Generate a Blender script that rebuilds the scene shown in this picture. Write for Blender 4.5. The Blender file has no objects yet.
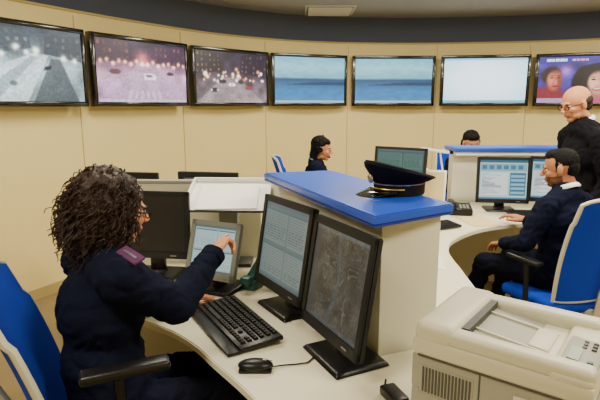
import bpy, bmesh, math, random
import numpy as np
from mathutils import Vector, Matrix, Euler, noise as mnoise
random.seed(7); rng=np.random.default_rng(5)
R=math.radians
# ---------------------------------------------------------------- materials
def s2l(c):
    return tuple(((x/255)/12.92 if x/255<=0.04045 else ((x/255+0.055)/1.055)**2.4) for x in c)
def mat(name,rgb,rough=.5,metal=0,bump=0,bscale=40,var=0,emit=None,es=1,coat=0,sheen=0,sss=0,spec=None):
    m=bpy.data.materials.new(name); m.use_nodes=True
    nt=m.node_tree; b=nt.nodes['Principled BSDF']
    c=s2l(rgb)+(1,)
    b.inputs['Base Color'].default_value=c
    b.inputs['Roughness'].default_value=rough; b.inputs['Metallic'].default_value=metal
    if spec is not None: b.inputs['Specular IOR Level'].default_value=spec
    if coat: b.inputs['Coat Weight'].default_value=coat
    if sheen: b.inputs['Sheen Weight'].default_value=sheen
    if sss:
        b.inputs['Subsurface Weight'].default_value=sss; b.inputs['Subsurface Scale'].default_value=.01
    tc=nt.nodes.new('ShaderNodeTexCoord')
    n=nt.nodes.new('ShaderNodeTexNoise'); n.inputs['Scale'].default_value=bscale; n.inputs['Detail'].default_value=4
    nt.links.new(tc.outputs['Object'],n.inputs['Vector'])
    if var:
        mx=nt.nodes.new('ShaderNodeMix'); mx.data_type='RGBA'
        mx.inputs['A'].default_value=tuple(x*(1-var) for x in c[:3])+(1,)
        mx.inputs['B'].default_value=tuple(min(1,x*(1+var)) for x in c[:3])+(1,)
        nt.links.new(n.outputs['Fac'],mx.inputs['Factor']); nt.links.new(mx.outputs['Result'],b.inputs['Base Color'])
    if bump:
        bp=nt.nodes.new('ShaderNodeBump'); bp.inputs['Strength'].default_value=bump; bp.inputs['Distance'].default_value=.01
        nt.links.new(n.outputs['Fac'],bp.inputs['Height']); nt.links.new(bp.outputs['Normal'],b.inputs['Normal'])
    if emit:
        b.inputs['Emission Color'].default_value=s2l(emit)+(1,); b.inputs['Emission Strength'].default_value=es
    return m
M={}
M['wall']=mat('cream_panel',(232,213,146),.6,var=.04,bscale=2)
M['seam']=mat('panel_seam',(182,162,102),.7)
M['upper']=mat('slate_upper_wall',(92,102,126),.8,var=.05,bscale=3)
M['ceil']=mat('ceiling_grey',(178,180,178),.9,var=.05,bscale=2)
M['floor']=mat('floor_tile',(140,124,90),.45,var=.1,bscale=3)
M['part']=mat('partition_cream',(210,206,184),.6,var=.03,bscale=3)
M['desk']=mat('desk_laminate',(230,225,196),.35,var=.03,bscale=5)
M['white']=mat('white_paper',(240,240,236),.6)
M['trayw']=mat('white_plastic',(238,238,234),.4)
M['blue']=mat('blue_laminate',(30,78,200),.3,var=.05,bscale=4)
M['bluedge']=mat('blue_edge',(18,46,140),.4)
M['black']=mat('black_plastic',(16,16,18),.35,bump=.05,bscale=300,spec=.35)
M['blackm']=mat('black_matte',(9,9,11),.7,spec=.2)
M['key']=mat('keycap',(26,26,28),.5,spec=.3)
M['bezel']=mat('monitor_bezel',(32,34,36),.45,spec=.3)
M['gbezel']=mat('grey_bezel',(120,126,122),.4)
M['plasma']=mat('plasma_frame',(8,8,10),.2,coat=.5)
M['silver']=mat('silver_trim',(150,150,155),.3,.7)
M['chblue']=mat('chair_fabric',(14,58,182),.85,bump=.5,bscale=400,var=.15,spec=.2)
M['chframe']=mat('chair_frame',(196,194,168),.4)
M['navy']=mat('navy_uniform',(16,20,38),.95,bump=.3,bscale=200,var=.15,spec=.08)
M['navyt']=mat('navy_trousers',(14,16,27),.95,bump=.3,bscale=200,var=.2,spec=.08)
M['suit']=mat('charcoal_suit',(22,21,26),.95,bump=.3,bscale=200,var=.2,spec=.08)
M['shirt']=mat('white_shirt',(225,228,235),.8,bump=.2,bscale=30)
M['bshirt']=mat('blue_shirt',(110,136,190),.8,bump=.2,bscale=30)
M['shoe']=mat('shoe_leather',(15,13,12),.3)
M['skin']=mat('skin',(200,138,102),.6,var=.08,bscale=25,sss=.15,spec=.3)
M['skin2']=mat('skin_tan',(182,122,88),.6,var=.08,bscale=25,sss=.15,spec=.3)
M['stub']=mat('stubble',(104,74,56),.8,var=.1,bscale=90,spec=.1)
M['lip']=mat('lip',(160,86,76),.5)
M['hair']=mat('hair_dark_brown',(42,24,17),.5,bump=.8,bscale=90,var=.4,spec=.35)
M['hairb']=mat('hair_black',(11,8,8),.7,bump=.8,bscale=120,var=.3,spec=.15)
M['hairg']=mat('hair_dark_grey',(60,52,46),.8,bump=.5,bscale=90,var=.3,spec=.1)
M['eye']=mat('eye_white',(200,190,180),.3)
M['iris']=mat('iris',(40,25,18),.2)
M['pbeige']=mat('printer_beige',(196,192,170),.45,var=.02,bscale=5)
M['pgrey']=mat('printer_grey',(146,144,132),.5)
M['pdark']=mat('printer_dark',(62,62,60),.5)
M['lcd']=mat('lcd',(110,130,110),.3)
M['patch']=mat('shoulder_patch',(84,48,84),.8,var=.3,bscale=80,spec=.1)
M['gold']=mat('gold_trim',(200,170,80),.35,.8)
M['capnavy']=mat('cap_felt',(13,15,28),.95,spec=.1)
M['visor']=mat('visor_patent',(5,5,7),.1,coat=1)
M['green']=mat('dark_teal_plastic',(24,80,78),.4)
M['yellow']=mat('manila_paper',(215,195,140),.7)
M['red']=mat('red_binder',(150,40,40),.5)
M['lampemit']=mat('lamp_diffuser',(255,250,235),.5,emit=(255,235,195),es=4)
# ---------------------------------------------------------------- builder
def frame_from_dir(d):
    return Vector(d).normalized().to_track_quat('Z','Y').to_matrix().to_4x4()
class B:
    def __init__(s,name): s.name=name; s.bm=bmesh.new(); s.mats=[]
    def mi(s,m):
        m=M[m] if isinstance(m,str) else m
        if m not in s.mats: s.mats.append(m)
        return s.mats.index(m)
    def merge(s,t,m):
        i=s.mi(m)
        for f in t.faces: f.material_index=i
        me=bpy.data.meshes.new('t'); t.to_mesh(me); t.free(); s.bm.from_mesh(me); bpy.data.meshes.remove(me)
    def box(s,size,loc,m,rot=(0,0,0),bevel=0,seg=2,top=None):
        t=bmesh.new(); bmesh.ops.create_cube(t,size=1)
        if top:
            for v in t.verts:
                if v.co.z>0: v.co.x*=top[0]; v.co.y*=top[1]
        bmesh.ops.scale(t,vec=size,verts=t.verts)
        if bevel: bmesh.ops.bevel(t,geom=t.edges[:],offset=bevel,segments=seg,affect='EDGES',profile=.5)
        bmesh.ops.transform(t,matrix=Matrix.Translation(loc)@Euler(rot).to_matrix().to_4x4(),verts=t.verts)
        s.merge(t,m); return s
    def cyl(s,r1,r2,h,loc,m,rot=(0,0,0),seg=24,dirv=None,scale=None):
        t=bmesh.new(); bmesh.ops.create_cone(t,cap_ends=True,segments=seg,radius1=r1,radius2=r2,depth=h)
        if scale: bmesh.ops.scale(t,vec=scale,verts=t.verts)
        X=frame_from_dir(dirv) if dirv else Euler(rot).to_matrix().to_4x4()
        bmesh.ops.transform(t,matrix=Matrix.Translation(loc)@X,verts=t.verts); s.merge(t,m); return s
    def ell(s,r,loc,m,rot=(0,0,0),sub=3):
        t=bmesh.new(); bmesh.ops.create_icosphere(t,subdivisions=sub,radius=1)
        bmesh.ops.scale(t,vec=r,verts=t.verts)
        bmesh.ops.transform(t,matrix=Matrix.Translation(loc)@Euler(rot).to_matrix().to_4x4(),verts=t.verts); s.merge(t,m); return s
    def prism(s,poly,z0,z1,m,bevel=0,mside=None):
        t=bmesh.new()
        f=t.faces.new([t.verts.new((x,y,z0)) for x,y in poly])
        r=bmesh.ops.extrude_face_region(t,geom=[f])
        for v in r['geom']:
            if isinstance(v,bmesh.types.BMVert): v.co.z=z1
        bmesh.ops.recalc_face_normals(t,faces=t.faces)
        if bevel: bmesh.ops.bevel(t,geom=[e for e in t.edges if abs(e.verts[0].co.z-e.verts[1].co.z)<1e-6],offset=bevel,segments=2,affect='EDGES')
        s.merge(t,m)
        return s
    def tubes(s,curves,m,seg=5):
        t=bmesh.new()
        for pts,rr in curves:
            P=[Vector(p) for p in pts]; n=len(P); prev=None; rings=[]
            for i in range(n):
                a=P[max(i-1,0)]; b=P[min(i+1,n-1)]; d=(b-a).normalized()
                x=d.cross(Vector((.3,.2,.9))) if prev is None else prev-d*prev.dot(d)
                x.normalize(); y=d.cross(x); prev=x
                rings.append([t.verts.new(P[i]+(x*math.cos(k*2*math.pi/seg)+y*math.sin(k*2*math.pi/seg))*rr[i]) for k in range(seg)])
            for i in range(n-1):
                for k in range(seg): t.faces.new((rings[i][k],rings[i][(k+1)%seg],rings[i+1][(k+1)%seg],rings[i+1][k]))
        s.merge(t,m)
    def tube(s,pts,r,m,seg=8,closed=False,flat=None):
        P=[Vector(p) for p in pts]; n=len(P); t=bmesh.new(); rings=[]
        rr=r if isinstance(r,(list,tuple)) else [r]*n
        up=Vector((0,0,1)); prev=None
        for i in range(n):
            a=P[(i-1)%n] if (closed or i>0) else P[i]; b=P[(i+1)%n] if (closed or i<n-1) else P[i]
            d=(b-a).normalized()
            if prev is None:
                x=d.cross(up) if abs(d.z)<.95 else d.cross(Vector((1,0,0)))
            else:
                x=prev-d*prev.dot(d)
            x.normalize(); y=d.cross(x); prev=x
            fx,fy=flat or (1,1)
            rings.append([t.verts.new(P[i]+(x*math.cos(k*2*math.pi/seg)*fx+y*math.sin(k*2*math.pi/seg)*fy)*rr[i]) for k in range(seg)])
        for i in range(n if closed else n-1):
            A=rings[i];Bn=rings[(i+1)%n]
            for k in range(seg): t.faces.new((A[k],A[(k+1)%seg],Bn[(k+1)%seg],Bn[k]))
        if not closed: t.faces.new(rings[0][::-1]); t.faces.new(rings[-1])
        bmesh.ops.recalc_face_normals(t,faces=t.faces); s.merge(t,m); return s
    def sheet(s,fn,nu,nv,off,m):
        t=bmesh.new(); off=Vector(off)
        A=[[t.verts.new(Vector(fn(i/nu,j/nv))) for j in range(nv+1)] for i in range(nu+1)]
        C=[[t.verts.new(Vector(fn(i/nu,j/nv))+off) for j in range(nv+1)] for i in range(nu+1)]
        for i in range(nu):
            for j in range(nv):
                t.faces.new((A[i][j],A[i+1][j],A[i+1][j+1],A[i][j+1])); t.faces.new((C[i][j],C[i][j+1],C[i+1][j+1],C[i+1][j]))
        for i in range(nu):
            t.faces.new((A[i][0],C[i][0],C[i+1][0],A[i+1][0])); t.faces.new((A[i][nv],A[i+1][nv],C[i+1][nv],C[i][nv]))
        for j in range(nv):
            t.faces.new((A[0][j],A[0][j+1],C[0][j+1],C[0][j])); t.faces.new((A[nu][j],C[nu][j],C[nu][j+1],A[nu][j+1]))
        bmesh.ops.recalc_face_normals(t,faces=t.faces); s.merge(t,m); return s
    def done(s,loc=(0,0,0),rz=0,parent=None,ang=40,rot=None):
        me=bpy.data.meshes.new(s.name); s.bm.to_mesh(me); s.bm.free()
        for m in s.mats: me.materials.append(m)
        me.shade_smooth(); me.set_sharp_from_angle(angle=R(ang))
        o=bpy.data.objects.new(s.name,me); bpy.context.scene.collection.objects.link(o)
        o.location=loc; o.rotation_euler=rot or (0,0,rz)
        if parent: o.parent=parent
        return o
def empty(name,loc=(0,0,0)):
    e=bpy.data.objects.new(name,None); e.empty_display_size=.1; e.location=loc
    bpy.context.scene.collection.objects.link(e); return e
# ---------------------------------------------------------------- screens
def noise2(nx,ny,cx,cy):
    g=rng.random((cy+2,cx+2)); x=np.linspace(0,cx,nx); y=np.linspace(0,cy,ny)
    xi=x.astype(int); yi=y.astype(int); xf=x-xi; yf=y-yi
    xf=xf*xf*(3-2*xf); yf=yf*yf*(3-2*yf)
    a=g[np.ix_(yi,xi)];b=g[np.ix_(yi,xi+1)];c=g[np.ix_(yi+1,xi)];d=g[np.ix_(yi+1,xi+1)]
    return (a*(1-xf)+b*xf)*(1-yf)[:,None]+(c*(1-xf)+d*xf)*yf[:,None]
class Img:
    def __init__(s,nx,ny):
        s.nx=nx;s.ny=ny; s.X,s.Y=np.meshgrid(np.linspace(0,1,nx),np.linspace(0,1,ny)); s.c=np.zeros((ny,nx,3))
    def fill(s,col): s.c[:]=col
    def vgrad(s,stops):
        ys=[a for a,_ in stops]
        for k in range(3): s.c[...,k]=np.interp(s.Y,ys,[c[k] for _,c in stops])
    def rect(s,x0,y0,x1,y1,col,a=1):
        m=(s.X>=x0)&(s.X<=x1)&(s.Y>=y0)&(s.Y<=y1); s.c[m]=s.c[m]*(1-a)+np.array(col)*a
    def poly(s,pts,col,a=1):
        ins=np.zeros(s.X.shape,bool); n=len(pts)
        for i in range(n):
            x1,y1=pts[i];x2,y2=pts[(i+1)%n]
            if y1==y2: continue
            c=((y1>s.Y)!=(y2>s.Y))&(s.X<(x2-x1)*(s.Y-y1)/(y2-y1)+x1); ins^=c
        s.c[ins]=s.c[ins]*(1-a)+np.array(col)*a
    def ell(s,cx,cy,rx,ry,col,a=1,soft=0):
        d=((s.X-cx)/rx)**2+((s.Y-cy)/ry)**2
        w=np.clip((1-d)/max(soft,1e-3),0,1)*a if soft else (d<1)*a
        s.c=s.c*(1-w[...,None])+np.array(col)*w[...,None]
    def glow(s,cx,cy,r,col,a=1):
        d=(((s.X-cx)*1.7)**2+(s.Y-cy)**2)/r**2; s.c=s.c+np.array(col)*(a*np.exp(-d))[...,None]
    def noise(s,amt,cx,cy): s.c*= (1+amt*(noise2(s.nx,s.ny,cx,cy)-.5))[...,None]
    def blur(s,n=1):
        for _ in range(n):
            p=np.pad(s.c,((1,1),(1,1),(0,0)),'edge'); s.c=(p[:-2,1:-1]+p[2:,1:-1]+p[1:-1,:-2]+p[1:-1,2:]+2*s.c)/6
_em={}
def emat(st):
    if st in _em: return _em[st]
    m=bpy.data.materials.new('display_%g'%st); m.use_nodes=True; nt=m.node_tree; b=nt.nodes['Principled BSDF']
    a=nt.nodes.new('ShaderNodeAttribute'); a.attribute_name='Col'
    b.inputs['Base Color'].default_value=(.01,.01,.012,1); b.inputs['Roughness'].default_value=.35
    nt.links.new(a.outputs['Color'],b.inputs['Emission Color']); b.inputs['Emission Strength'].default_value=st
    _em[st]=m; return m
def display(parent,w,h,img,M4,st=1.0,name='display'):
    nx,ny=img.nx,img.ny
    c=np.clip(img.c/255,0,1); c=np.where(c<=.04045,c/12.92,((c+.055)/1.055)**2.4)
    co=np.zeros((ny,nx,3)); co[...,0]=(img.X-.5)*w; co[...,2]=(img.Y-.5)*h
    me=bpy.data.meshes.new(name)
    idx=np.arange(nx*ny).reshape(ny,nx)
    F=np.stack([idx[:-1,:-1],idx[:-1,1:],idx[1:,1:],idx[1:,:-1]],-1).reshape(-1,4)
    me.from_pydata(co.reshape(-1,3).tolist(),[],F.tolist())
    at=me.color_attributes.new('Col','FLOAT_COLOR','POINT')
    rgba=np.ones((nx*ny,4)); rgba[:,:3]=c.reshape(-1,3); at.data.foreach_set('color',rgba.ravel())
    me.materials.append(emat(st))
    o=bpy.data.objects.new(name,me); bpy.context.scene.collection.objects.link(o)
    o.parent=parent; o.matrix_local=M4; return o
def facade(I,pts,col,rows,cols,win,seed):
    r=random.Random(seed); I.poly(pts,col)
    bl,br,tr,tl=[Vector(p) for p in pts]
    for i in range(cols):
        for j in range(rows):
            def q(u,v): a=bl.lerp(br,u); b=tl.lerp(tr,u); return tuple(a.lerp(b,v))
            u0=(i+.3)/cols;u1=(i+.7)/cols;v0=(j+.25)/rows;v1=(j+.75)/rows
            if r.random()<.3: continue
            c=win if r.random()<.5 else tuple(x*.6 for x in win)
            I.poly([q(u0,v0),q(u1,v0),q(u1,v1),q(u0,v1)],c,.6)
def im_street(kind):
    I=Img(200,114)
    if kind==0:
        I.vgrad([(0,(112,130,134)),(.5,(146,164,168)),(.75,(74,88,98)),(1,(40,52,66))]); I.noise(.5,9,6)
        facade(I,[(0,.50),(.30,.62),(.28,.98),(0,1.02)],(66,80,90),3,5,(150,166,174),1)
        facade(I,[(.30,.62),(.56,.72),(.55,.95),(.28,.98)],(54,68,78),3,4,(116,130,140),2)
        facade(I,[(.66,.66),(1,.58),(1,.95),(.68,.9)],(42,54,66),3,5,(84,98,112),3)
        I.poly([(0,0),(0,.25),(.58,.66),(.70,.64),(.5,.0)],(206,220,222),.7)
        I.poly([(.06,0),(.56,.62),(.60,.60),(.26,0)],(112,130,136),.6)
        I.poly([(.55,.0),(.72,.6),(.80,.60),(.95,0)],(48,60,68),.75)
        I.poly([(.65,.43),(.71,.45),(.72,.50),(.66,.485)],(20,26,32)); I.ell(.4,.24,.035,.04,(60,72,80),.8,.6)
        for x,y,r in ((.05,.62,.05),(.24,.80,.03),(.44,.72,.03),(.6,.7,.03),(.83,.62,.03),(.15,.5,.035),(.33,.62,.025),(.52,.66,.02),(.93,.6,.025)): I.glow(x,y,r*1.4,(230,215,170))
        I.blur(1)
    elif kind==1:
        I.vgrad([(0,(138,108,140)),(.45,(186,148,178)),(.62,(134,88,112)),(.72,(52,34,56)),(1,(38,28,54))]); I.noise(.5,10,7)
        facade(I,[(0,.62),(.35,.68),(.33,.98),(0,1)],(52,34,54),3,6,(150,92,82),4)
        facade(I,[(.6,.68),(1,.62),(1,.98),(.62,.95)],(60,40,62),3,7,(158,104,92),5)
        I.poly([(.05,0),(.42,.64),(.66,.64),(1,.15),(1,0)],(176,146,174),.6)
        for k in range(6): I.poly([(.30+k*.07,.06),(.34+k*.07,.06),(.36+k*.06,.2),(.33+k*.06,.2)],(232,215,230),.45)
        I.poly([(.48,.48),(.58,.495),(.64,.44),(.62,.38),(.49,.37)],(238,224,234),.9); I.poly([(.51,.46),(.57,.468),(.59,.43),(.52,.42)],(80,64,84),.9)
        I.ell(.18,.49,.07,.05,(74,38,50),.9,.5); I.ell(.8,.5,.05,.04,(50,34,54),.9,.5)
        for k in range(16): I.glow(.04+.062*k,.65+.03*math.sin(k*2.3),.03,(255,180,110))
        I.glow(.48,.72,.12,(160,80,60)); I.rect(.02,.0,.98,.045,(205,195,208),.6)
        I.blur(1)
    else:
        I.vgrad([(0,(112,100,106)),(.4,(82,70,80)),(.6,(50,40,50)),(1,(32,27,46))]); I.noise(.7,12,8)
        facade(I,[(0,.55),(.33,.62),(.32,.95),(0,1)],(28,22,34),4,6,(160,122,84),6)
        facade(I,[(.6,.6),(1,.52),(1,1),(.62,.95)],(36,28,44),4,7,(130,98,82),7)
        I.poly([(0,0),(.35,.5),(.58,.5),(.95,0)],(160,146,146),.5)
        for k in range(34):
            x=.04+random.random()*.92; y=.42+random.random()*.28; I.glow(x,y,random.uniform(.016,.036),random.choice([(255,210,140),(240,230,220),(255,150,70)]))
        for x,y,c in ((.24,.25,(28,24,32)),(.48,.36,(200,190,185)),(.72,.3,(120,50,52)),(.35,.42,(34,30,38)),(.62,.42,(36,32,40))):
            I.ell(x,y,.06,.05,c,.9,.5)
        for x in (.2,.28,.45,.51): I.glow(x,.25 if x<.4 else .36,.018,(240,230,200))
        I.blur(1)
    I.noise(.25,90,50); return I
def im_sea():
    I=Img(120,68)
    I.vgrad([(0,(50,128,190)),(.28,(42,116,172)),(.44,(28,90,138)),(.52,(22,70,108)),(.56,(110,178,196)),(.8,(140,206,220)),(1,(100,178,206))])
    m=(I.Y>.40)&(I.Y<.40+.13*np.clip((I.X-.15)*1.5,0,1)*(1-.5*I.X)); I.c[m]=(18,58,90)
    I.noise(.12,14,20); I.rect(0,0,1,.045,(150,190,200)); return I
def im_light():
    I=Img(100,60); I.fill((160,212,238)); I.ell(.5,.5,.72,.72,(228,244,252),1,.9); I.rect(0,0,1,.06,(90,150,180)); I.rect(0,.95,1,1,(120,180,210)); return I
def im_tv():
    I=Img(220,126); I.vgrad([(0,(44,32,86)),(.6,(48,38,120)),(1,(54,42,140))]); I.noise(.9,7,5)
    I.ell(.12,.10,.24,.32,(120,24,44),1,.6); I.ell(.15,.60,.13,.22,(38,18,16),1,.5); I.ell(.18,.48,.10,.26,(176,88,66),1,.7); I.ell(.14,.52,.05,.16,(226,144,112),.8,1); I.ell(.24,.45,.04,.2,(104,44,36),.7,1)
    for e in (.15,.225): I.ell(e,.545,.024,.018,(40,14,12),1,.8)
    for e in (.15,.225): I.ell(e,.59,.034,.013,(40,18,14),.8,.8)
    I.ell(.195,.36,.044,.022,(110,24,28),1,.8); I.ell(.2,.45,.016,.06,(236,160,126),.6,1)
    I.glow(.3,.7,.12,(120,60,80))
    for cx,cy,rx,ry in ((.64,.58,.22,.27),(.48,.40,.12,.34),(.82,.36,.12,.36),(.66,.72,.18,.14),(.52,.62,.12,.2)): I.ell(cx,cy,rx,ry,(15,10,13),1,.3)
    for k in range(9): I.poly([(.47+k*.008,.2),(.475+k*.008,.2),(.53+k*.012,.8),(.52+k*.012,.8)],(52,34,34),.4)
    I.ell(.66,.02,.26,.22,(196,44,110),1,.5); I.ell(.655,.20,.06,.14,(164,104,80),1,.6)
    I.ell(.655,.43,.125,.28,(214,150,120),1,.6); I.ell(.60,.46,.06,.18,(246,196,168),.7,1); I.ell(.735,.42,.055,.22,(150,88,68),.6,1); I.poly([(.52,.66),(.60,.74),(.70,.70),(.78,.56),(.80,.76),(.66,.86),(.53,.8)],(17,11,14),.95)
    for e in (.605,.695): I.ell(e,.50,.030,.022,(24,12,12),1,.7)
    for e in (.605,.695): I.ell(e,.55,.038,.011,(28,14,14),.9,.8)
    I.ell(.65,.41,.016,.07,(248,204,178),.6,1); I.ell(.65,.365,.03,.012,(140,80,62),.6,1); I.ell(.65,.29,.060,.040,(150,24,42),1,.6); I.ell(.65,.30,.046,.017,(250,244,240),1,.6)
    I.ell(.97,.35,.06,.3,(86,106,80),.8,.6); I.rect(0,0,.34,.10,(170,160,196),.8)
    I.blur(1)
    I.rect(0,.86,1,1,(44,38,136))
    x=.08
    for w in (.05,.03,.04,.05,.02): I.rect(x,.90,x+w,.955,(235,235,245)); x+=w+.008
    x=.36
    for w in (.04,.03,.05,.03): I.rect(x,.905,x+w,.95,(215,150,190)); x+=w+.008
    I.noise(.15,70,40); return I
def im_ui(seed,bg=(38,42,44),light=False):
    r=random.Random(seed); I=Img(150,120)
    if light:
        I.fill((190,216,216)); I.rect(0,.93,1,1,(30,100,130)); I.rect(0,0,1,.05,(80,124,150)); I.rect(.02,.72,.98,.9,(130,182,190))
        I.rect(.04,.1,.6,.68,(230,240,238)); I.rect(.64,.1,.97,.68,(50,120,150))
        for k in range(16):
            y=.13+k*.034; I.rect(.06,y,.1+r.random()*.45,y+.011,(90,112,120))
        for k in range(5): I.rect(.66,.14+k*.105,.95,.2+k*.105,(180,210,215),.8)
        for k in range(6): I.rect(.05+k*.15,.76,.15+k*.15,.86,(50,104,140),.8)
    else:
        I.fill(bg); I.rect(0,.95,1,1,(90,112,124)); I.rect(0,0,1,.04,(92,106,114))
        g=tuple(min(255,x+26) for x in bg); tx=tuple(max(0,x-54) for x in g)
        for blk in ((.03,.5,.55,.92),(.03,.07,.55,.46),(.58,.5,.97,.92),(.58,.07,.97,.46)):
            I.rect(*blk,g); I.rect(blk[0],blk[3]-.025,blk[2],blk[3],(80,114,126)); y=blk[1]+.03
            while y<blk[3]-.05:
                x=blk[0]+.02
                while x<blk[2]-.06:
                    w=.02+r.random()*.07; I.rect(x,y,min(x+w,blk[2]-.02),y+.011,tx,.7); x+=w+.015
                y+=.033
    return I
def im_map():
    I=Img(170,140); I.fill((74,72,64)); I.noise(.5,10,9); I.rect(0,.95,1,1,(95,102,104)); I.rect(0,0,1,.045,(80,85,86))
    nz=noise2(170,140,7,6); n2=noise2(170,140,12,10)
    for lv in (.3,.42,.54,.66): I.c[np.abs(nz-lv)<.010]=(104,100,88)
    I.c[np.abs(n2-.5)<.012]=(96,92,80)
    I.poly([(.4,.05),(.47,.05),(.6,.5),(.5,.95),(.44,.95),(.53,.5)],(92,100,100),.5)
    I.noise(.35,60,50); I.rect(0,.0,.12,.95,(70,73,72),.8); I.blur(1); return I
def im_off():
    I=Img(20,20); I.fill((12,13,15)); return I
# ---------------------------------------------------------------- room
def catmull(P,n=8):
    out=[]; P=[Vector((x,y,0)) for x,y in P]; P=[P[0]*2-P[1]]+P+[P[-1]*2-P[-2]]
    for i in range(1,len(P)-2):
        for k in range(n):
            t=k/n; a,b,c,d=P[i-1],P[i],P[i+1],P[i+2]
            out.append(.5*((2*b)+(c-a)*t+(2*a-5*b+4*c-d)*t*t+(3*b-a-3*c+d)*t**3))
    out.append(P[-2]); return [(v.x,v.y) for v in out]
SCR=[((-2.34,3.40),(-1.82,4.37)),((-1.80,4.44),(-1.175,5.37)),((-1.15,5.46),(-.385,6.20)),((-.35,6.23),(.60,6.60)),((.67,6.63),(1.74,6.63)),((1.81,6.62),(2.88,6.44)),((2.93,6.42),(3.95,6.05))]
corner=[(-3.1,1.9),(-2.62,3.05)]
for (a,b) in SCR:
    mx,my=(a[0]+b[0])/2,(a[1]+b[1])/2; d=Vector((b[0]-a[0],b[1]-a[1])).normalized(); nrm=Vector((-d.y,d.x))
    corner.append((mx+nrm.x*.15,my+nrm.y*.15))
corner+=[(4.9,5.55),(5.5,4.6)]
path=catmull(corner,8)
path=[(-3.3,-1.6),(-3.3,.6)]+path+[(5.6,3.8),(5.6,-1.6)]
def ribbon(name,pts,z0,z1,m,out=.0,thick=.06):
    b=B(name); t=bmesh.new(); n=len(pts); cols=[]
    for i,(x,y) in enumerate(pts):
        a=Vector(pts[max(i-1,0)]);c=Vector(pts[min(i+1,n-1)]); d=(c-a).normalized(); nr=Vector((-d.y,d.x))
        p=Vector((x,y))+nr*out; q=p+nr*thick
        cols.append([t.verts.new((p.x,p.y,z0)),t.verts.new((p.x,p.y,z1)),t.verts.new((q.x,q.y,z1)),t.verts.new((q.x,q.y,z0))])
    for i in range(n-1):
        for k in range(4): t.faces.new((cols[i][k],cols[i][(k+1)%4],cols[i+1][(k+1)%4],cols[i+1][k]))
    t.faces.new(cols[0]); t.faces.new(cols[-1][::-1]); bmesh.ops.recalc_face_normals(t,faces=t.faces)
    b.merge(t,m); return b.done(ang=50)
CZ=2.74
ribbon('wall_curved',path,0,2.375,'wall')
ribbon('wall_upper',path,2.36,CZ,'upper',out=.22)
ribbon('trim_1',path,2.375,2.395,'seam',out=-.01,thick=.26)
ribbon('baseboard_curved',path,0,.09,'seam',out=-.012,thick=.012)
sb=B('trim_2')
for i in range(len(SCR)):
    a=SCR[i][0]; p=Vector(a); 
    best=min(range(2,len(path)-3),key=lambda k:(Vector(path[k])-p).length)
    q=Vector(path[best]); d=(Vector(path[best+1])-Vector(path[best-1])).normalized()
    sb.box((.006,.008,2.3),(q.x+d.y*.001,q.y-d.x*.001,1.2),'seam',rot=(0,0,math.atan2(d.y,d.x)))
sb.done()
B('floor').box((9.6,9.2,.1),(1.1,2.9,-.05),'floor').done()
B('ceiling').box((9.6,9.2,.1),(1.1,2.9,CZ+.05),'ceil').done()
B('wall_back').box((9.3,.1,CZ),(1.15,-1.65,CZ/2),'wall').done()
d=B('ceiling_air_diffuser'); d.box((.6,.6,.015),(0,0,0),'trayw',bevel=.004)
for k in range(9): d.box((.52,.012,.02),(0,-.24+k*.06,-.014),'trayw',rot=(R(35),0,0))
d.box((.54,.54,.004),(0,0,-.009),'pdark'); d.done((.36,6.40,CZ-.01))
LAMPS=[(-1.3,.6,70),(1.6,.6,76),(-.7,3.2,68),(1.6,2.7,88),(3.6,2.4,80),(.9,4.9,80),(3.3,4.5,75)]
for i,(x,y,e) in enumerate(LAMPS):
    l=B('ceiling_lamp'); l.box((1.24,.34,.04),(0,0,0),'trayw',bevel=.006); l.box((1.16,.26,.01),(0,0,-.02),'lampemit'); l.done((x,y,CZ-.02))
    ld=bpy.data.lights.new('ceiling_light','AREA'); ld.shape='RECTANGLE'; ld.size=1.16; ld.size_y=.28; ld.energy=e*.72; ld.color=(1,.91,.73)
    lo=bpy.data.objects.new('lamp_light',ld); bpy.context.scene.collection.objects.link(lo); lo.location=(x,y,CZ-.06)
ims=[im_street(0),im_street(1),im_street(2),im_sea(),im_sea(),im_light(),im_tv()]
sts=[2.2,2.1,2.2,1.6,1.6,2.4,1.9]
for (a,b),im,st in zip(SCR,ims,sts):
    W=math.hypot(b[0]-a[0],b[1]-a[1]); H=.635; ang=math.atan2(b[1]-a[1],b[0]-a[0])
    o=B('wall_screen'); o.box((W,.07,H),(0,.02,0),'plasma',bevel=.008)
    for s_ in (-1,1): o.box((.03,.012,H-.02),(s_*(W/2-.02),-.018,0),'plasma',bevel=.003)
    for s_ in (-1,1): o.box((W-.01,.012,.035),(0,-.018,s_*(H/2-.0225)),'plasma',bevel=.003)
    o.box((W*.5,.1,.2),(0,.09,0),'blackm')
    ob=o.done(((a[0]+b[0])/2,(a[1]+b[1])/2,1.585+H/2),ang)
    display(ob,W-.085,H-.085,im,Matrix.Translation((0,-.0175,.0)),st)
# ---------------------------------------------------------------- furniture
p=B('desk_partition'); ang=math.atan2(-.9165,.40)
def pl(q,c=(.1675,2.128)):
    v=Vector((q[0]-c[0],q[1]-c[1])); v.rotate(Matrix.Rotation(-ang,2)); return (v.x,v.y)
p.box((1.06,.24,1.235),(0,0,.6175),'part',bevel=.004)
shelf=[pl(q) for q in ((.225,1.475),(.525,1.675),(.16,2.56),(-.178,2.46))]
p.prism(shelf,1.238,1.27,'blue',bevel=.005); p.prism([(x*.998,y*.998) for x,y in shelf],1.232,1.239,'bluedge')
p.done((.1675,2.128,0),ang)
p=B('desk_divider'); p.box((1.0,.04,1.17),(0,0,.585),'part'); p.box((1.01,.05,.02),(0,0,1.18),'pgrey',bevel=.004); p.done((-.72,2.76,0))
p=B('desk_partition'); p.box((2.3,.12,1.2),(0,0,.6),'part'); p.box((2.34,.32,.035),(0,0,1.22),'blue',bevel=.006); p.box((2.3,.28,.03),(0,0,1.187),'white'); p.done((2.5,4.46,0))
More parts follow.
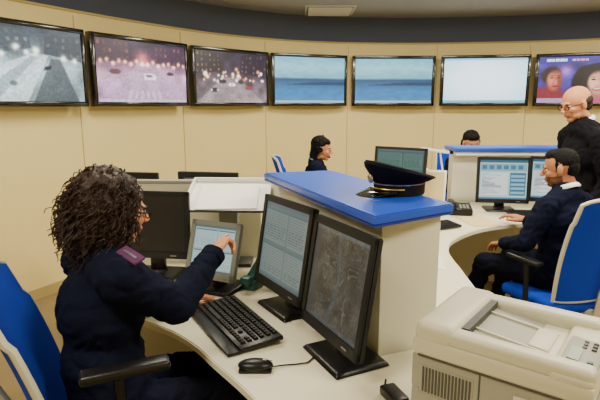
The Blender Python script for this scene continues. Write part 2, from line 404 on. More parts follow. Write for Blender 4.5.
def desk(name,poly,legs,zt=.75):
    d=B(name); d.prism(poly,zt-.03,zt,'desk',bevel=.004)
    for (x,y,rz,w) in legs: d.box((w,.03,zt-.03),(x,y,(zt-.03)/2),'part',rot=(0,0,rz))
    return d.done()
front=catmull([(.12,.75),(-.02,1.1),(-.13,1.33),(-.30,1.565),(-.385,1.68),(-.52,1.81),(-.72,1.92),(-1.02,1.97)],5)
desk('operator_desk',front+[(-1.02,2.72),(-.23,2.72),(-.17,2.57),(.25,1.585),(.49,1.68),(1.02,1.35),(.98,.72)],[(-.98,2.35,R(90),.6),(.6,.85,0,.7),(-.2,2.45,R(-66),.2)])
front2=catmull([(.60,1.96),(.80,2.12),(.85,2.5),(.88,2.85),(1.02,3.15),(1.4,3.47),(2.2,3.68),(3.4,3.72)],5)
desk('corner_desk',[(.40,1.93)]+front2+[(3.4,4.37),(1.3,4.37),(.85,4.5),(.30,4.1),(.06,3.2),(.06,2.74),(.08,2.68)],[(.735,2.1,R(45),.16),(.87,2.75,R(85),.3),(3.3,4.05,R(90),.5),(.4,3.9,R(60),.5)])
desk('rear_desk',[(-1.45,3.05),(-.35,3.05),(-.35,3.75),(-1.45,3.75)],[(-1.1,3.7,0,.6),(-.45,3.4,R(90),.6)])
# ---------------------------------------------------------------- monitors
def monitor(x,y,face,w,h,im,st=.8,zb=.83,zt=.75,tilt=8,frame='bezel',base=True,name='computer_monitor',bz=.022):
    rz=R(face)+math.pi/2
    o=B(name)
    T=Matrix.Translation((0,-.05,zb-zt+.0))@Matrix.Rotation(R(-tilt),4,'X')
    def tb(size,loc,m,bev=.004,top=None):
        t=bmesh.new(); bmesh.ops.create_cube(t,size=1)
        if top:
            for v in t.verts:
                if v.co.y>0: v.co.x*=top; v.co.z*=top
        bmesh.ops.scale(t,vec=size,verts=t.verts)
        if bev: bmesh.ops.bevel(t,geom=t.edges[:],offset=bev,segments=2,affect='EDGES')
        bmesh.ops.transform(t,matrix=T@Matrix.Translation(loc),verts=t.verts); o.merge(t,m)
    tb((w,.022,h),(0,.011,h/2),frame)
    tb((w*.86,.035,h*.8),(0,.035,h/2),frame,.006,.8)
    for s_ in (-1,1): tb((bz,.008,h),(s_*(w/2-bz/2),-.003,h/2),frame,.002)
    tb((w,.008,bz),(0,-.003,h-bz/2),frame,.002); tb((w,.008,bz*1.5),(0,-.003,bz*.75),frame,.002)
    tb((.03,.002,.006),(w*.3,-.008,bz*.7),'silver',0)
    for k in range(7): tb((w*.5,.002,.004),(0,.053,h*.35+k*.012),'blackm',0)
    if base:
        o.box((.075,.03,zb-zt+h*.45),(0,.045,(zb-zt+h*.45)/2+.01),'black',bevel=.005,rot=(R(-4),0,0))
        o.box((.25,.21,.016),(0,.02,.009),'black',bevel=.006,top=(.9,.9)); o.cyl(.05,.04,.02,(0,.04,.02),'black')
    ob=o.done((x,y,zt),rz)
    display(ob,w-2*bz+.002,h-2.5*bz+.002,im,T@Matrix.Translation((0,-.0015,h/2+bz*.25)),st)
    return ob
monitor(-.055,2.0,211,.40,.39,im_ui(3,(104,120,118)),.8,tilt=9,bz=.026)
monitor(.135,1.58,206,.385,.39,im_map(),.8,tilt=9,bz=.026)
monitor(-.73,2.42,262,.40,.33,im_off(),.5,zb=.86,tilt=4)
monitor(-.40,2.24,245,.27,.27,im_ui(9,(160,190,188)),.9,zb=.81,tilt=18,frame='gbezel',bz=.024,name='touchscreen_terminal')
monitor(-1.15,3.3,80,.42,.34,im_off(),.5,zb=.82,tilt=4)
monitor(-.62,3.3,80,.42,.34,im_off(),.5,zb=.82,tilt=4)
monitor(.84,4.15,235,.46,.36,im_ui(5,(60,104,98)),.8,zb=.90,tilt=6)
monitor(1.64,4.02,262,.41,.37,im_ui(21,light=True),1.1,zb=.82,tilt=4)
monitor(2.09,4.04,250,.41,.37,im_ui(22,light=True),1.1,zb=.82,tilt=4)
# ---------------------------------------------------------------- keyboards, mouse
def keyboard(x,y,rz,w=.46,d=.17,rest=True,z=.75):
    o=B('computer_keyboard')
    o.box((w,d,.018),(0,0,.018),'black',rot=(R(4),0,0),bevel=.005)
    if rest: o.box((w,.05,.012),(0,-d/2-.022,.008),'black',bevel=.004)
    kw=(w-.03)/22
    for r_ in range(6):
        yy=d/2-.02-r_*(d-.03)/5.6; 
        k=0
        while k<22:
            if k in (15,19) : k+=.35
            if r_==4 and 15<k<19 and int(k)!=16 and k<18.5: k+=1; continue
            if r_==5 and 3<=k<10:
                o.box((kw*7-.003,.017,.009),(-w/2+.015+kw*6.5,yy,.030+yy*.07),'key',top=(.95,.8)); k=10; continue
            if k+1>22.2: break
            o.box((kw-.0035,.018,.009),(-w/2+.015+kw*(k+.5),yy,.030+yy*.07),'key',top=(.75,.75)); k+=1
    for k in range(2): o.box((.03,.012,.008),((k*2-1)*w*.4,d*.35,.006),'black')
    return o.done((x,y,z),rz)
keyboard(-.247,1.84,R(-60))
keyboard(.93,3.40,R(25),rest=False,w=.40,d=.14)
keyboard(1.85,3.78,R(-8),rest=False)
mo=B('computer_mouse'); mo.ell((.058,.032,.020),(0,0,.018),'black'); mo.box((.108,.056,.010),(0,0,.007),'black',bevel=.004); mo.box((.014,.006,.008),(.03,0,.035),'silver',bevel=.002); mo.box((.05,.0015,.002),(.03,0,.0335),'blackm')
mo.tube([(.055,0,.012),(.09,.02,.006),(.13,.03,.004),(.17,.04,.004),(.20,.09,.004),(.20,.15,.004)],.0025,'blackm'); mo.done((-.145,1.50,.75),R(0))
def papers(name,x,y,rz,w=.21,h=.297,n=4,z=.75,m='white'):
    o=B(name)
    for k in range(n): o.box((w,h,.0012),(random.uniform(-.008,.008),random.uniform(-.008,.008),.0008+k*.0013),m,rot=(0,0,random.uniform(-.06,.06)))
    return o.done((x,y,z),rz)
papers('paper_stack',-.62,2.08,R(30)); papers('paper_stack',.50,3.50,R(15),n=8)
papers('paper_stack',.68,2.68,R(-10),n=3); papers('paper_stack',1.32,3.62,R(10),n=3,m='yellow')
n_=B('sticky_note'); n_.box((.05,.03,.001),(0,0,0),'white'); n_.done((-.02,1.875,.7515),R(-60))
t=B('letter_tray')
t.box((.42,.30,.006),(0,0,0),'trayw',bevel=.002)
for s_ in (-1,1): t.box((.008,.30,.03),(s_*.208,0,.013),'trayw',bevel=.003)
t.box((.42,.008,.03),(0,.148,.013),'trayw',bevel=.003); t.box((.30,.25,.004),(0,-.02,.008),'white',rot=(0,0,.05))
t.box((.42,.003,.012),(0,-.152,-.002),'pdark')
t.done((-.36,2.51,1.145),rot=(R(19),0,R(-3)))
s_=B('tray_stand'); s_.box((.10,.08,.34),(0,0,.17),'pgrey',bevel=.01); s_.box((.24,.14,.02),(0,0,.01),'pdark',bevel=.003); s_.done((-.38,2.62,.75))
g=B('telephone_handset_cradle'); g.box((.07,.14,.05),(0,0,.025),'green',bevel=.01); g.box((.045,.19,.03),(0,0,.075),'green',bevel=.012,rot=(R(30),0,0)); g.box((.05,.05,.035),(0,.07,.105),'green',bevel=.01); g.box((.05,.05,.035),(0,-.075,.055),'green',bevel=.01)
g.done((-.215,2.27,.75),R(-25))
def phone(x,y,rz,m='black'):
    g=B('desk_telephone'); g.box((.18,.2,.05),(0,0,.04),m,bevel=.01,rot=(R(8),0,0)); g.box((.16,.18,.02),(0,0,.01),m,bevel=.004); g.box((.05,.21,.035),(-.06,0,.085),m,bevel=.014)
    for e in (-1,1): g.box((.055,.05,.04),(-.06,e*.085,.07),m,bevel=.012)
    for i in range(3):
        for j in range(4): g.box((.018,.014,.008),(.005+i*.026,-.06+j*.024,.066+(-.06+j*.024)*.14),'pgrey',bevel=.002)
    g.box((.08,.035,.006),(.03,.065,.077),'lcd'); g.done((x,y,.75),rz)
phone(.66,3.08,R(10)); phone(1.27,3.90,R(-10)); phone(.78,3.66,R(30),'trayw')
h_=B('document_holder'); h_.box((.23,.012,.30),(0,0,.18),'trayw',rot=(R(-18),0,0),bevel=.003); h_.box((.2,.003,.27),(0,-.009,.18),'yellow',rot=(R(-18),0,0)); h_.box((.2,.14,.012),(0,.04,.006),'black',bevel=.003); h_.done((1.08,4.06,.75),R(-20))
h_=B('desk_lamp'); h_.cyl(.06,.05,.02,(0,0,.01),'trayw'); h_.tube([(0,0,.02),(0,0,.22),(-.05,0,.46)],.008,'trayw'); h_.box((.26,.05,.025),(-.10,0,.47),'trayw',bevel=.008,rot=(0,R(8),0)); h_.done((1.24,4.27,.75),R(15))
bk=B('binder_row')
for k,(m,hh_) in enumerate((('pgrey',.28),('trayw',.30),('yellow',.26),('red',.27),('trayw',.30))):
    bk.box((.04,.16,hh_),(k*.045,0,hh_/2),m,bevel=.003); bk.box((.022,.002,.08),(k*.045,-.081,hh_*.6),'white')
bk.done((.92,4.36,.75),R(-10))
# ---------------------------------------------------------------- officer cap
cp=B('officer_cap'); N=36
def ring(rx,ry,z,tilt=0,cx=0): return [(cx+rx*math.cos(a),ry*math.sin(a),z+tilt*math.cos(a)) for a in [k*2*math.pi/N for k in range(N)]]
def loft(b,rings,m,cap=True):
    t=bmesh.new(); V=[[t.verts.new(p) for p in r] for r in rings]
    for i in range(len(V)-1):
        for k in range(len(V[i])): t.faces.new((V[i][k],V[i][(k+1)%len(V[i])],V[i+1][(k+1)%len(V[i])],V[i+1][k]))
    if cap: t.faces.new(V[0][::-1]); t.faces.new(V[-1])
    bmesh.ops.recalc_face_normals(t,faces=t.faces); b.merge(t,m)
loft(cp,[ring(.098,.080,.0),ring(.099,.081,.045)],'blackm')
loft(cp,[ring(.0995,.0815,.040),ring(.1005,.0825,.044)],'silver')
loft(cp,[ring(.097,.079,.044),ring(.115,.105,.062,.012),ring(.132,.125,.080,.022),ring(.136,.13,.089,.030),ring(.128,.122,.097,.032),ring(.09,.085,.100,.024),ring(.03,.03,.098,.006)],'capnavy')
t=bmesh.new(); top=[]
for i in range(15):
    a=R(-68+136*i/14); ci=(.098*math.cos(a),.08*math.sin(a),.016); e=.075*math.cos(a*.75); co=((.098+e)*math.cos(a),(.08+e*.35)*math.sin(a),.016-.030*math.cos(a*1.1)+.012)
    top.append((ci,co))
V=[[t.verts.new(Vector(p)+Vector((0,0,dz))) for p in (c_,tuple((Vector(c_)+Vector(o_))/2+Vector((0,0,.006))),o_)] for dz in (0,-.003) for (c_,o_) in top]
n=15
for q in (0,1):
    for i in range(n-1):
        A=V[q*n+i];C=V[q*n+i+1]
        for k in range(2): t.faces.new((A[k],A[k+1],C[k+1],C[k]))
for i in range(n-1): t.faces.new((V[i][2],V[n+i][2],V[n+i+1][2],V[i+1][2]))
cp.merge(t,'visor')
cp.tube([(.10*math.cos(a)+.004,.083*math.sin(a),.026) for a in [R(-80+160*k/16) for k in range(17)]],.0028,'gold')
cp.cyl(.016,.012,.006,(.122,0,.062),'gold',dirv=(1,0,-.5)); cp.ell((.006,.02,.016),(.119,0,.06),'silver')
cp.done((.375,1.87,1.271),R(197))
# ---------------------------------------------------------------- printer
P_=B('laser_printer'); L=.42; D=.35
P_.box((L,D,.11),(L/2,D/2,.055),'pgrey',bevel=.006)
P_.box((L+.004,D+.004,.10),(L/2,D/2,.155),'pgrey',bevel=.010)
P_.box((L+.006,D+.006,.05),(L/2,D/2,.225),'pbeige',bevel=.012)
P_.box((L,.05,.045),(L/2,.028,.262),'pbeige',bevel=.014,seg=3)
P_.box((L*.94,.055,.05),(L*.47,D-.03,.262),'pbeige',bevel=.014,seg=3)
P_.box((.11,D,.065),(.055,D/2,.262),'pbeige',bevel=.022,seg=3)
P_.box((.095,D,.035),(L-.0475,D/2,.250),'pbeige',bevel=.014,seg=3)
P_.box((.22,D-.1,.006),(.215,D/2,.252),'pgrey',rot=(0,R(6),0))
P_.box((.05,.12,.012),(.28,D/2,.252),'pbeige',rot=(0,R(6),0),bevel=.004)
P_.box((.02,D-.11,.03),(.118,D/2,.268),'pdark')
for k in range(2): P_.box((.20,.006,.008),(.215,.11+k*.13,.257),'pbeige',rot=(0,R(6),0))
P_.box((L*.92,.004,.004),(L*.5,-.002,.203),'pdark'); P_.box((.004,.004,.18),(.18,-.001,.11),'pdark')
P_.box((.145,.006,.085),(.095,-.001,.14),'pgrey',bevel=.004)
for k in range(15): P_.box((.0045,.006,.07),(.035+k*.0088,-.003,.14),'pdark')
for k in range(12): P_.box((.004,.006,.05),(.22+k*.014,-.001,.05),'pdark')
P_.box((.12,.006,.025),(.32,-.003,.165),'pbeige',bevel=.003)
P_.box((.075,.17,.014),(L-.04,.105,.272),'pgrey',bevel=.004,rot=(0,R(6),0)); P_.box((.025,.07,.006),(L-.055,.085,.281),'lcd',rot=(0,R(6),0))
for i in range(3):
    for j in range(2): P_.cyl(.006,.005,.006,(L-.022-.02*j,.135+i*.018,.279),'pdark',seg=12)
P_.cyl(.007,.006,.006,(L-.02,.06,.279),'green',seg=12)
P_.box((.012,D-.05,.075),(L+.004,D/2,.05),'pbeige',bevel=.004); P_.box((.006,.1,.018),(L+.011,D/2,.06),'pdark',bevel=.003); P_.box((.01,D-.06,.08),(L+.005,D/2,.16),'pgrey',bevel=.004)
P_.done((.30,1.235,.75),R(-38))
a_=B('power_adapter'); a_.box((.05,.09,.03),(0,0,.015),'black',bevel=.006); a_.tube([(0,.045,.015),(.01,.07,.006),(.03,.10,.005)],.003,'blackm'); a_.done((.275,1.33,.75),R(20))
# ---------------------------------------------------------------- chairs
def chair(x,y,heading,arm=True,backz=(.50,1.10),rec=.14,bw=.46,backx=-.22,name='office_chair',armz=.70,ax=.01):
    o=B(name)
    o.box((.46,.48,.07),(0,0,.445),'chblue',bevel=.03,seg=4)
    o.box((.38,.38,.03),(0,0,.395),'blackm',bevel=.01)
    z0,z1=backz
    def bf(u,v):
        yy=(u-.5)*bw*(1-.12*v*v); zz=z0+(z1-z0)*v - .03*(abs(u-.5)*2)**3*(1 if v>.8 else 0)
        return (backx-rec*v+.06*(abs(u-.5)*2)**2 + .02*math.sin(v*math.pi),yy,zz)
    o.sheet(bf,14,12,(-.025,0,0),'chblue')
    out=[]
    for k in range(13): p=bf(0,k/12); out.append((p[0]-.012,p[1]-.006,p[2]))
    for k in range(1,14): p=bf(k/14,1); out.append((p[0]-.012,p[1],p[2]+.006))
    for k in range(13): p=bf(1,1-k/12); out.append((p[0]-.012,p[1]+.006,p[2]))
    for k in range(1,14): p=bf(1-k/14,0); out.append((p[0]-.012,p[1],p[2]-.006))
    o.tube(out,.012,'chframe',closed=True)
    o.tube([(-.05,0,.40),(backx-.06,0,.42),(backx-.075,0,z0+.05),(backx-.09-rec*.6,0,z0+(z1-z0)*.55)],[.022,.022,.02,.015],'chframe',flat=(1.6,1))
    if arm:
        for s_ in (-1,1):
            o.tube([(-.02,s_*.18,.41),(-.02,s_*.28,.43),(ax-.02,s_*.285,armz-.02)],.016,'black'); o.box((.24,.06,.03),(ax,s_*.285,armz),'black',bevel=.012,seg=3)
    o.cyl(.03,.03,.28,(0,0,.25),'black'); o.cyl(.045,.04,.1,(0,0,.13),'black')
    for k in range(5):
        a=k*2*math.pi/5+.3; ex,ey=.28*math.cos(a),.28*math.sin(a)
        o.tube([(0,0,.11),(ex,ey,.075)],[.028,.018],'black'); o.cyl(.028,.028,.04,(ex,ey,.028),'black',dirv=(-math.sin(a),math.cos(a),0),seg=16)
    return o.done((x,y,0),R(heading))
chair(-.58,1.54,24,rec=.18,backz=(.5,1.115),armz=.88,ax=-.02)
chair(1.60,2.95,112,rec=.10)
chair(.10,4.95,0); chair(1.75,5.33,270)
# ---------------------------------------------------------------- blobs / people
def blob(name,prims,voxel,mats,matfn=None,smooth=6,parent=None,M4=None,wrinkle=0):
    t=bmesh.new()
    for p in prims:
        if p[0]=='e':
            _,c,r,Rm=(p+(None,))[:4] if len(p)==3 else p
            X=Matrix.Translation(c)@(Rm.to_4x4() if Rm is not None else Matrix.Identity(4))@Matrix.Diagonal((*r,1))
            bmesh.ops.create_icosphere(t,subdivisions=3,radius=1,matrix=X)
        else:
            _,a,ra,b,rb=p; a=Vector(a);b=Vector(b)
            bmesh.ops.create_icosphere(t,subdivisions=2,radius=ra*1.03,matrix=Matrix.Translation(a)); bmesh.ops.create_icosphere(t,subdivisions=2,radius=rb*1.03,matrix=Matrix.Translation(b))
            X=Matrix.Translation((a+b)/2)@frame_from_dir(b-a)
            bmesh.ops.create_cone(t,cap_ends=True,segments=20,radius1=ra,radius2=rb,depth=(b-a).length,matrix=X)
    me=bpy.data.meshes.new('tmp'); t.to_mesh(me); t.free()
    o=bpy.data.objects.new('tmp',me); bpy.context.scene.collection.objects.link(o)
    m=o.modifiers.new('r','REMESH'); m.mode='VOXEL'; m.voxel_size=voxel
    if smooth: s=o.modifiers.new('s','SMOOTH'); s.factor=.6; s.iterations=smooth
    dg=bpy.context.evaluated_depsgraph_get(); dg.update()
    me2=bpy.data.meshes.new_from_object(o.evaluated_get(dg)); bpy.data.objects.remove(o); bpy.data.meshes.remove(me)
    me2.name=name; me2.materials.clear()
    if wrinkle:
        nn=[v.normal.copy() for v in me2.vertices]
        for v,nr in zip(me2.vertices,nn):
            q=v.co; w=mnoise.noise(Vector((q.x*9+2,q.y*9,q.z*9)))
            f=mnoise.noise(Vector((q.x*7+w*2.2,q.y*7-w*2,q.z*26+w*3)))
            g=mnoise.noise(Vector((q.x*22+w,q.y*22,q.z*13+w*4+7)))
            v.co=q+nr*wrinkle*((1-abs(f)*2.4)*.9+g*.8-.3)
    for mm in mats: me2.materials.append(M[mm])
    if matfn:
        for f in me2.polygons: f.material_index=matfn(f.center)
    me2.shade_smooth()
    ob=bpy.data.objects.new(name,me2); bpy.context.scene.collection.objects.link(ob)
    if parent: ob.parent=parent
    if M4 is not None: ob.matrix_local=M4
    return ob
def head(parent,pos,heading,pitch,skin,style,roll=0,sc=1.0,glasses=False):
    M4=Matrix.Translation(pos)@Matrix.Rotation(R(heading),4,'Z')@Matrix.Rotation(R(pitch),4,'Y')@Matrix.Rotation(R(roll),4,'X')@Matrix.Scale(sc,4)
    pr=[('e',(-.012,0,.030),(.095,.075,.088)),('e',(.022,0,-.025),(.064,.060,.078)),('e',(.052,0,-.088),(.028,.028,.020)),
        ('e',(.078,0,.022),(.012,.044,.011)),('c',(.084,0,.012),.008,(.106,0,-.024),.011),('e',(.07,0,-.056),(.022,.028,.018)),
        ('e',(.082,0,-.052),(.011,.022,.006)),('e',(.080,0,-.064),(.011,.018,.007))]
    for s_ in (-1,1):
        pr+=[('e',(.018,s_*.032,-.062),(.045,.026,.032)),('e',(.062,s_*.036,-.022),(.020,.020,.020)),('e',(.098,s_*.011,-.028),(.009,.008,.007)),('e',(-.002,s_*.078,-.004),(.017,.010,.031))]
    pr.append(('c',(-.02,0,-.05),.05,(-.045,0,-.165),.056))
    def mf(c):
        if abs(c.y)<.025 and c.x>.076 and -.071<c.z<-.047: return 1
        if style in('short',):
            if c.x>-.01 and (c.z<-.038) and c.z>-.115 and not(abs(c.y)<.02 and c.z>-.047): return 2
            if c.z>.078-.35*max(0,.045-c.x) and c.z>.03: return 3
            if c.x<.020 and c.x>-.0 and c.z>-.01 and .05<abs(c.y)<.074: return 3
        return 0
    blob('head',pr,.004,[skin,'lip','stub','hairb'],mf,3,parent,M4)
    e=B('eyes')
    for s_ in (-1,1):
        e.ell((.0115,.0135,.0078),(.073,s_*.031,.002),'eye'); e.ell((.004,.0055,.0055),(.083,s_*.031,.002),'iris')
        e.tube([(.082,s_*.014,.018),(.088,s_*.03,.023),(.078,s_*.048,.019)],[.003,.004,.002],'hair' if style!='bald' else 'hairg',flat=(1,1))
        e.tube([(.080,s_*.016,.006),(.086,s_*.031,.0100),(.077,s_*.046,.005)],.003,skin); e.tube([(.080,s_*.018,-.003),(.084,s_*.031,-.0065),(.077,s_*.044,-.003)],.0028,skin)
    if glasses:
        for s_ in (-1,1):
            e.tube([(.095,s_*.032+.022*math.cos(a),.001+.017*math.sin(a)) for a in [k*math.pi/8 for k in range(16)]],.0020,'blackm',closed=True)
            e.tube([(.094,s_*.054,.005),(.05,s_*.076,.008),(-.01,s_*.085,.008)],.0022,'blackm')
        e.tube([(.095,-.011,.004),(.099,0,.006),(.095,.011,.004)],.0018,'blackm')
    oe=e.done(parent=parent); oe.matrix_local=M4
    hp=[]
    if style=='short':
        hp=[('e',(-.028,0,.048),(.085,.0765,.077)),('e',(-.058,0,.005),(.052,.068,.062)),('e',(.02,0,.088),(.058,.056,.036))]
        blob('hair',hp,.004,['hairb'],None,2,parent,M4,wrinkle=.0025)
    if style=='bald':
        hp=[('e',(-.040,0,.014),(.072,.0805,.048)),('e',(-.055,0,-.02),(.05,.067,.048))]
        blob('hair',hp,.005,['hairg'],None,2,parent,M4)
    if style in('pony','bob'):
        hp=[('e',(-.026,0,.050),(.094,.084,.082)),('e',(-.05,0,.0),(.065,.08,.085))]
        if style=='pony':
            hp+=[('e',(.015,0,.07),(.065,.068,.042)),('e',(-.07,0,-.07),(.045,.078,.09)),('e',(-.08,0,-.13),(.038,.070,.075))]
            for s_ in (-1,1): hp+=[('c',(-.03,s_*.075,.01),.022,(-.045,s_*.068,-.15),.018)]
        else:
            for s_ in (-1,1): hp+=[('c',(-.02,s_*.075,.01),.025,(-.03,s_*.07,-.12),.02)]
            hp+=[('e',(-.06,0,-.07),(.045,.07,.06)),('e',(.03,.0,.075),(.06,.07,.045))]
        blob('hair',hp,.005,['hairb'],None,2,parent,M4,wrinkle=.003)
    if style=='curly':
        r=random.Random(4); hb=B('curls'); curls=[]
        hp=[('e',(-.035,0,.045),(.098,.090,.088)),('e',(-.06,0,-.035),(.068,.088,.095)),('e',(-.055,0,-.085),(.055,.08,.055))]
        for k in range(1700):
            a=r.uniform(-math.pi,math.pi); u=r.uniform(-1,1); 
            v=Vector((math.cos(a)*math.sqrt(1-u*u),math.sin(a)*math.sqrt(1-u*u),u))
            low=max(0,-u)
            q=Vector((-.040+v.x*.108,v.y*(.104+.018*low),.008+v.z*.128))
            if q.x>.010 and q.z<.060 and not (q.x<.03 and abs(q.y)>.075): continue
            if q.x>.050 and q.z<.09: continue
            if k%4==0: hp.append(('e',tuple(q),(r.uniform(.011,.02),)*3))
            L_=r.uniform(.04,.085); rad=r.uniform(.004,.010); ph=r.random()*6; pts=[]; tw=r.uniform(6,11)
            d=(v*r.uniform(.1,.55)+Vector((r.uniform(-.3,.1),r.uniform(-.2,.2),-1))).normalized()
            x=d.cross(Vector((0,1,.2))).normalized(); y=d.cross(x)
            st=q+v*r.uniform(.0,.020)
            for j in range(13):
                tt=j/12; pts.append(st+d*L_*tt+(x*math.cos(ph+tt*tw)+y*math.sin(ph+tt*tw))*rad)
            curls.append((pts,[.0025*(1-.5*j/12) for j in range(13)]))
        hb.tubes(curls,'hair',seg=4)
        blob('hair',hp,.006,['hair'],None,1,parent,M4)
        oc=hb.done(parent=parent); oc.matrix_local=M4
    return M4
def hand(parent,pos,dirv,up,thumb,curls,skin,sc=1.0):
    X=Vector(dirv).normalized(); Z=Vector(up); Z=(Z-X*Z.dot(X)).normalized(); Y=Z.cross(X)
    M4=Matrix((( X.x,Y.x,Z.x,pos[0]),(X.y,Y.y,Z.y,pos[1]),(X.z,Y.z,Z.z,pos[2]),(0,0,0,1)))@Matrix.Scale(sc,4)
    pr=[('c',(-.03,0,0),.024,(.01,0,0),.024)]
    ys=[.029,.010,-.010,-.028]; ln=[(.042,.025,.02),(.047,.029,.021),(.043,.027,.02),(.033,.021,.018)]; kx=[.084,.088,.084,.077]
    for i in range(4):
        y=ys[i]*thumb
        pr.append(('c',(.008,y*.55,0),.016,(kx[i],y,0),.0115))
        p=Vector((kx[i],y,0)); a=0; sp=ys[i]*thumb*1.6
        for j in range(3):
            a+=R(curls[i][j]); q=p+Vector((math.cos(a),sp*.6*math.cos(a),-math.sin(a))).normalized()*ln[i][j]
            pr.append(('c',tuple(p),.0095-.001*j,tuple(q),.0088-.0012*j)); p=q
    pr+=[('c',(.015,.02*thumb,-.006),.016,(.045,.043*thumb,-.014),.012),('c',(.045,.043*thumb,-.014),.0115,(.072,.052*thumb,-.02),.010),('c',(.072,.052*thumb,-.02),.0098,(.092,.050*thumb,-.026),.008)]
    return blob('hand',pr,.003,[skin],None,2,parent,M4)
REL=[(18,22,12)]*4
def person(name,x,y,heading,j={},style='short',skin='skin',top='navy',bottom='navyt',hh=None,hp=5,sit=True,fem=False,bulk=1.0,glasses=False,collar='shirt',cur=(REL,REL),hands=(None,None),headroll=0,wj={},hsc=1.0):
    E=empty(name,(x,y,0)); ca,sa=math.cos(R(heading)),math.sin(R(heading))
    J=dict(pel=(0,0,.575),waist=(-.01,0,.74),chest=(0,0,.90),neck=(.0,0,1.06),head=(.055,0,1.215),
        sl=(0,.165,1.0),sr=(0,-.165,1.0),el=(.08,.23,.75),er=(.08,-.23,.75),wl=(.30,.16,.73),wr=(.30,-.16,.73),
        hl=(.02,.09,.57),hr=(.02,-.09,.57),kl=(.44,.11,.545),kr=(.44,-.11,.545),al=(.45,.11,.11),ar=(.45,-.11,.11),tl=(.58,.12,.04),tr=(.58,-.12,.04))
    if not sit: J.update(pel=(0,0,.94),waist=(0,0,1.1),chest=(.02,0,1.28),neck=(.03,0,1.45),head=(.09,0,1.62),sl=(.02,.18,1.39),sr=(.02,-.18,1.39),
        el=(.02,.24,1.11),er=(.02,-.24,1.11),wl=(.14,.2,.88),wr=(.14,-.2,.88),hl=(0,.09,.92),hr=(0,-.09,.92),kl=(.02,.1,.5),kr=(.02,-.1,.5),al=(0,.11,.1),ar=(0,-.11,.1),tl=(.15,.13,.04),tr=(.15,-.13,.04))
    J.update(j)
    W={k:Vector((v[0]*ca-v[1]*sa,v[0]*sa+v[1]*ca,v[2])) for k,v in J.items()}
    for k,v in wj.items(): W[k]=Vector((v[0]-x,v[1]-y,v[2]))
    Rm=Matrix.Rotation(R(heading),3,'Z'); b=bulk; sw=.95 if fem else 1
    up=(W['neck']-W['pel']).normalized(); lean=Vector((0,0,1)).rotation_difference(up).to_matrix(); Rt=lean@Rm
    mid=(W['pel']+W['waist'])/2
    pr=[('e',W['pel'],(.130*b,.175*b,.125),Rm),('e',mid,(.122*b,.162*b*sw,.13),Rt),('e',W['waist'],(.118*b,.155*b*sw,.15),Rt),('e',W['chest'],(.122*b,.165*b*sw,.165),Rt),
        ('e',(W['chest']+W['neck'])/2,(.09*b,.140*b*sw,.085),Rt),
        ('c',W['sl'],.058*b,W['sr'],.058*b),('c',(W['chest']+W['neck'])/2,.075,W['neck'],.058),
        ('c',W['neck'],.08*b,W['sl'],.055*b),('c',W['neck'],.08*b,W['sr'],.055*b)]
    for s in 'lr':
        pr+=[('c',W['s'+s],.066*b,W['e'+s],.052*b),('c',W['e'+s],.051*b,W['w'+s],.037*b),
             ('c',W['h'+s],.095*b,W['k'+s],.068),('c',W['k'+s],.066,W['a'+s],.045),('c',W['a'+s],.04,W['t'+s],.033),('c',W['a'+s]-Vector((0,0,.06)),.035,W['t'+s],.033)]
    pz=W['pel'].z
    def mf(c):
        if c.z<.105: return 2
        if sit:
            if c.z<pz+.02 : return 1
            if (Vector((c.x,c.y,0))-Vector((W['pel'].x,W['pel'].y,0))).length>.22 and c.z<.66 and min((c-W['w'+s]).length for s in 'lr')>.09: return 1
            return 0
        return 1 if c.z<pz-.08 else 0
    blob('body',pr,.010,[top,bottom,'shoe'],mf,5,E,wrinkle=.007)
    hd=heading if hh is None else hh
    cl=B('collar'); nk=W['neck']; rr=.062
    pts=[nk+Vector((0,0,.035))+Rm@Vector((rr*math.cos(a)*1.0+.0,rr*math.sin(a),.012-.03*math.cos(a))) for a in [R(25)+k*R(310)/20 for k in range(21)]]
    cl.tube(pts,.013,collar,flat=(.6,1.3)); cl.done(parent=E)
    HM=head(E,W['head'],hd,hp,skin,style,headroll,glasses=glasses,sc=hsc)
    for s,sg,c,hv in (('l',-1,cur[0],hands[0]),('r',1,cur[1],hands[1])):
        d=(W['w'+s]-W['e'+s]).normalized(); dv,upv=hv if hv else (d,(0,0,1))
        hand(E,W['w'+s]+Vector(dv).normalized()*.03,dv,upv,sg,c,skin,.95 if fem else 1.03)
        cf=B('cuff'); cf.cyl(.038*b,.039*b,.03,W['w'+s]+d*.004,top,dirv=d); cf.done(parent=E)
    return E,W,HM
POINT=[(8,5,3),(45,60,40),(55,65,40),(60,65,40)]
E,W,HM=person('woman_operator',-.64,1.58,32,style='curly',fem=True,bulk=1.15,hh=38,hp=8,glasses=True,hsc=1.03,
  wj=dict(head=(-.625,1.66,1.245),neck=(-.665,1.62,1.10),chest=(-.675,1.60,.92),waist=(-.67,1.58,.74),sr=(-.56,1.47,1.075),sl=(-.79,1.75,1.05),er=(-.405,1.55,.95),wr=(-.325,1.77,1.05),el=(-.66,1.92,.86),wl=(-.52,2.0,.80)),
  cur=(REL,POINT),hands=((( .8,.5,-.12),(0,0,1)),((.25,.9,.32),(-.5,0,.9))),collar='navy')
ep=B('shoulder_badge'); ep.box((.095,.042,.010),(0,0,0),'patch',bevel=.004); ep.box((.06,.008,.003),(0,0,.006),'silver',bevel=.001)
ep.done((.118,-.10,1.145),rot=(R(20),R(14),R(-35)),parent=E)
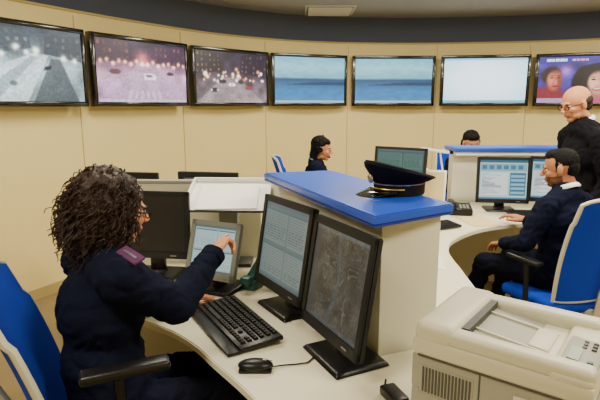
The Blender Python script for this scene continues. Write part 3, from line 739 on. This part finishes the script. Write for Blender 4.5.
E,W,HM=person('woman_with_headset',.16,4.92,0,style='pony',fem=True,hh=-12,hp=8,top='navy',collar='bshirt',j=dict(head=(.055,0,1.175),neck=(0,0,1.02),wl=(.3,.1,.78),wr=(.3,-.1,.78)))
hs=B('headset'); hs.tube([(-.01,.088*math.cos(a),.02+.118*math.sin(a)) for a in [k*math.pi/14 for k in range(15)]],.005,'blackm')
for s_ in (-1,1): hs.cyl(.026,.026,.018,(-.0,s_*.09,-.002),'blackm',dirv=(0,1,0),seg=16)
hs.tube([(.0,-.095,-.005),(.05,-.085,-.05),(.09,-.04,-.066)],.003,'blackm'); hs.ell((.009,.009,.009),(.092,-.035,-.066),'blackm')
oh=hs.done(parent=E); oh.matrix_local=HM
person('rear_operator',1.77,5.26,268,style='bob',fem=True,hp=16,j=dict(head=(.075,0,1.215)))
person('seated_officer',1.62,3.0,118,style='short',skin='skin2',hh=152,hp=10,bulk=1.05,
  wj=dict(kl=(1.24,3.22,.56),al=(1.15,3.35,.11),tl=(1.05,3.43,.04),wl=(1.33,3.13,.72),el=(1.36,2.92,.78),wr=(1.60,3.42,.80),kr=(1.50,3.42,.55),ar=(1.43,3.5,.11),tr=(1.38,3.62,.04)))
person('standing_supervisor',2.00,3.42,182,style='bald',skin='skin',sit=False,top='suit',bottom='suit',hp=16,hh=190,glasses=True,bulk=1.12,
  j=dict(head=(.15,0,1.605),neck=(.09,0,1.45),chest=(.05,0,1.27),sl=(.07,.18,1.38),sr=(.07,-.18,1.38)))
# ---------------------------------------------------------------- world/camera
w=bpy.data.worlds.new('world'); bpy.context.scene.world=w; w.use_nodes=True
w.node_tree.nodes['Background'].inputs[0].default_value=(.5,.5,.5,1); w.node_tree.nodes['Background'].inputs[1].default_value=.2
cam=bpy.data.cameras.new('camera'); co=bpy.data.objects.new('camera',cam); bpy.context.scene.collection.objects.link(co)
cam.sensor_width=36; cam.lens=30; cam.clip_start=.05; co.location=(0,0,1.6); co.rotation_euler=(R(90-10.76),0,0)
bpy.context.scene.camera=co
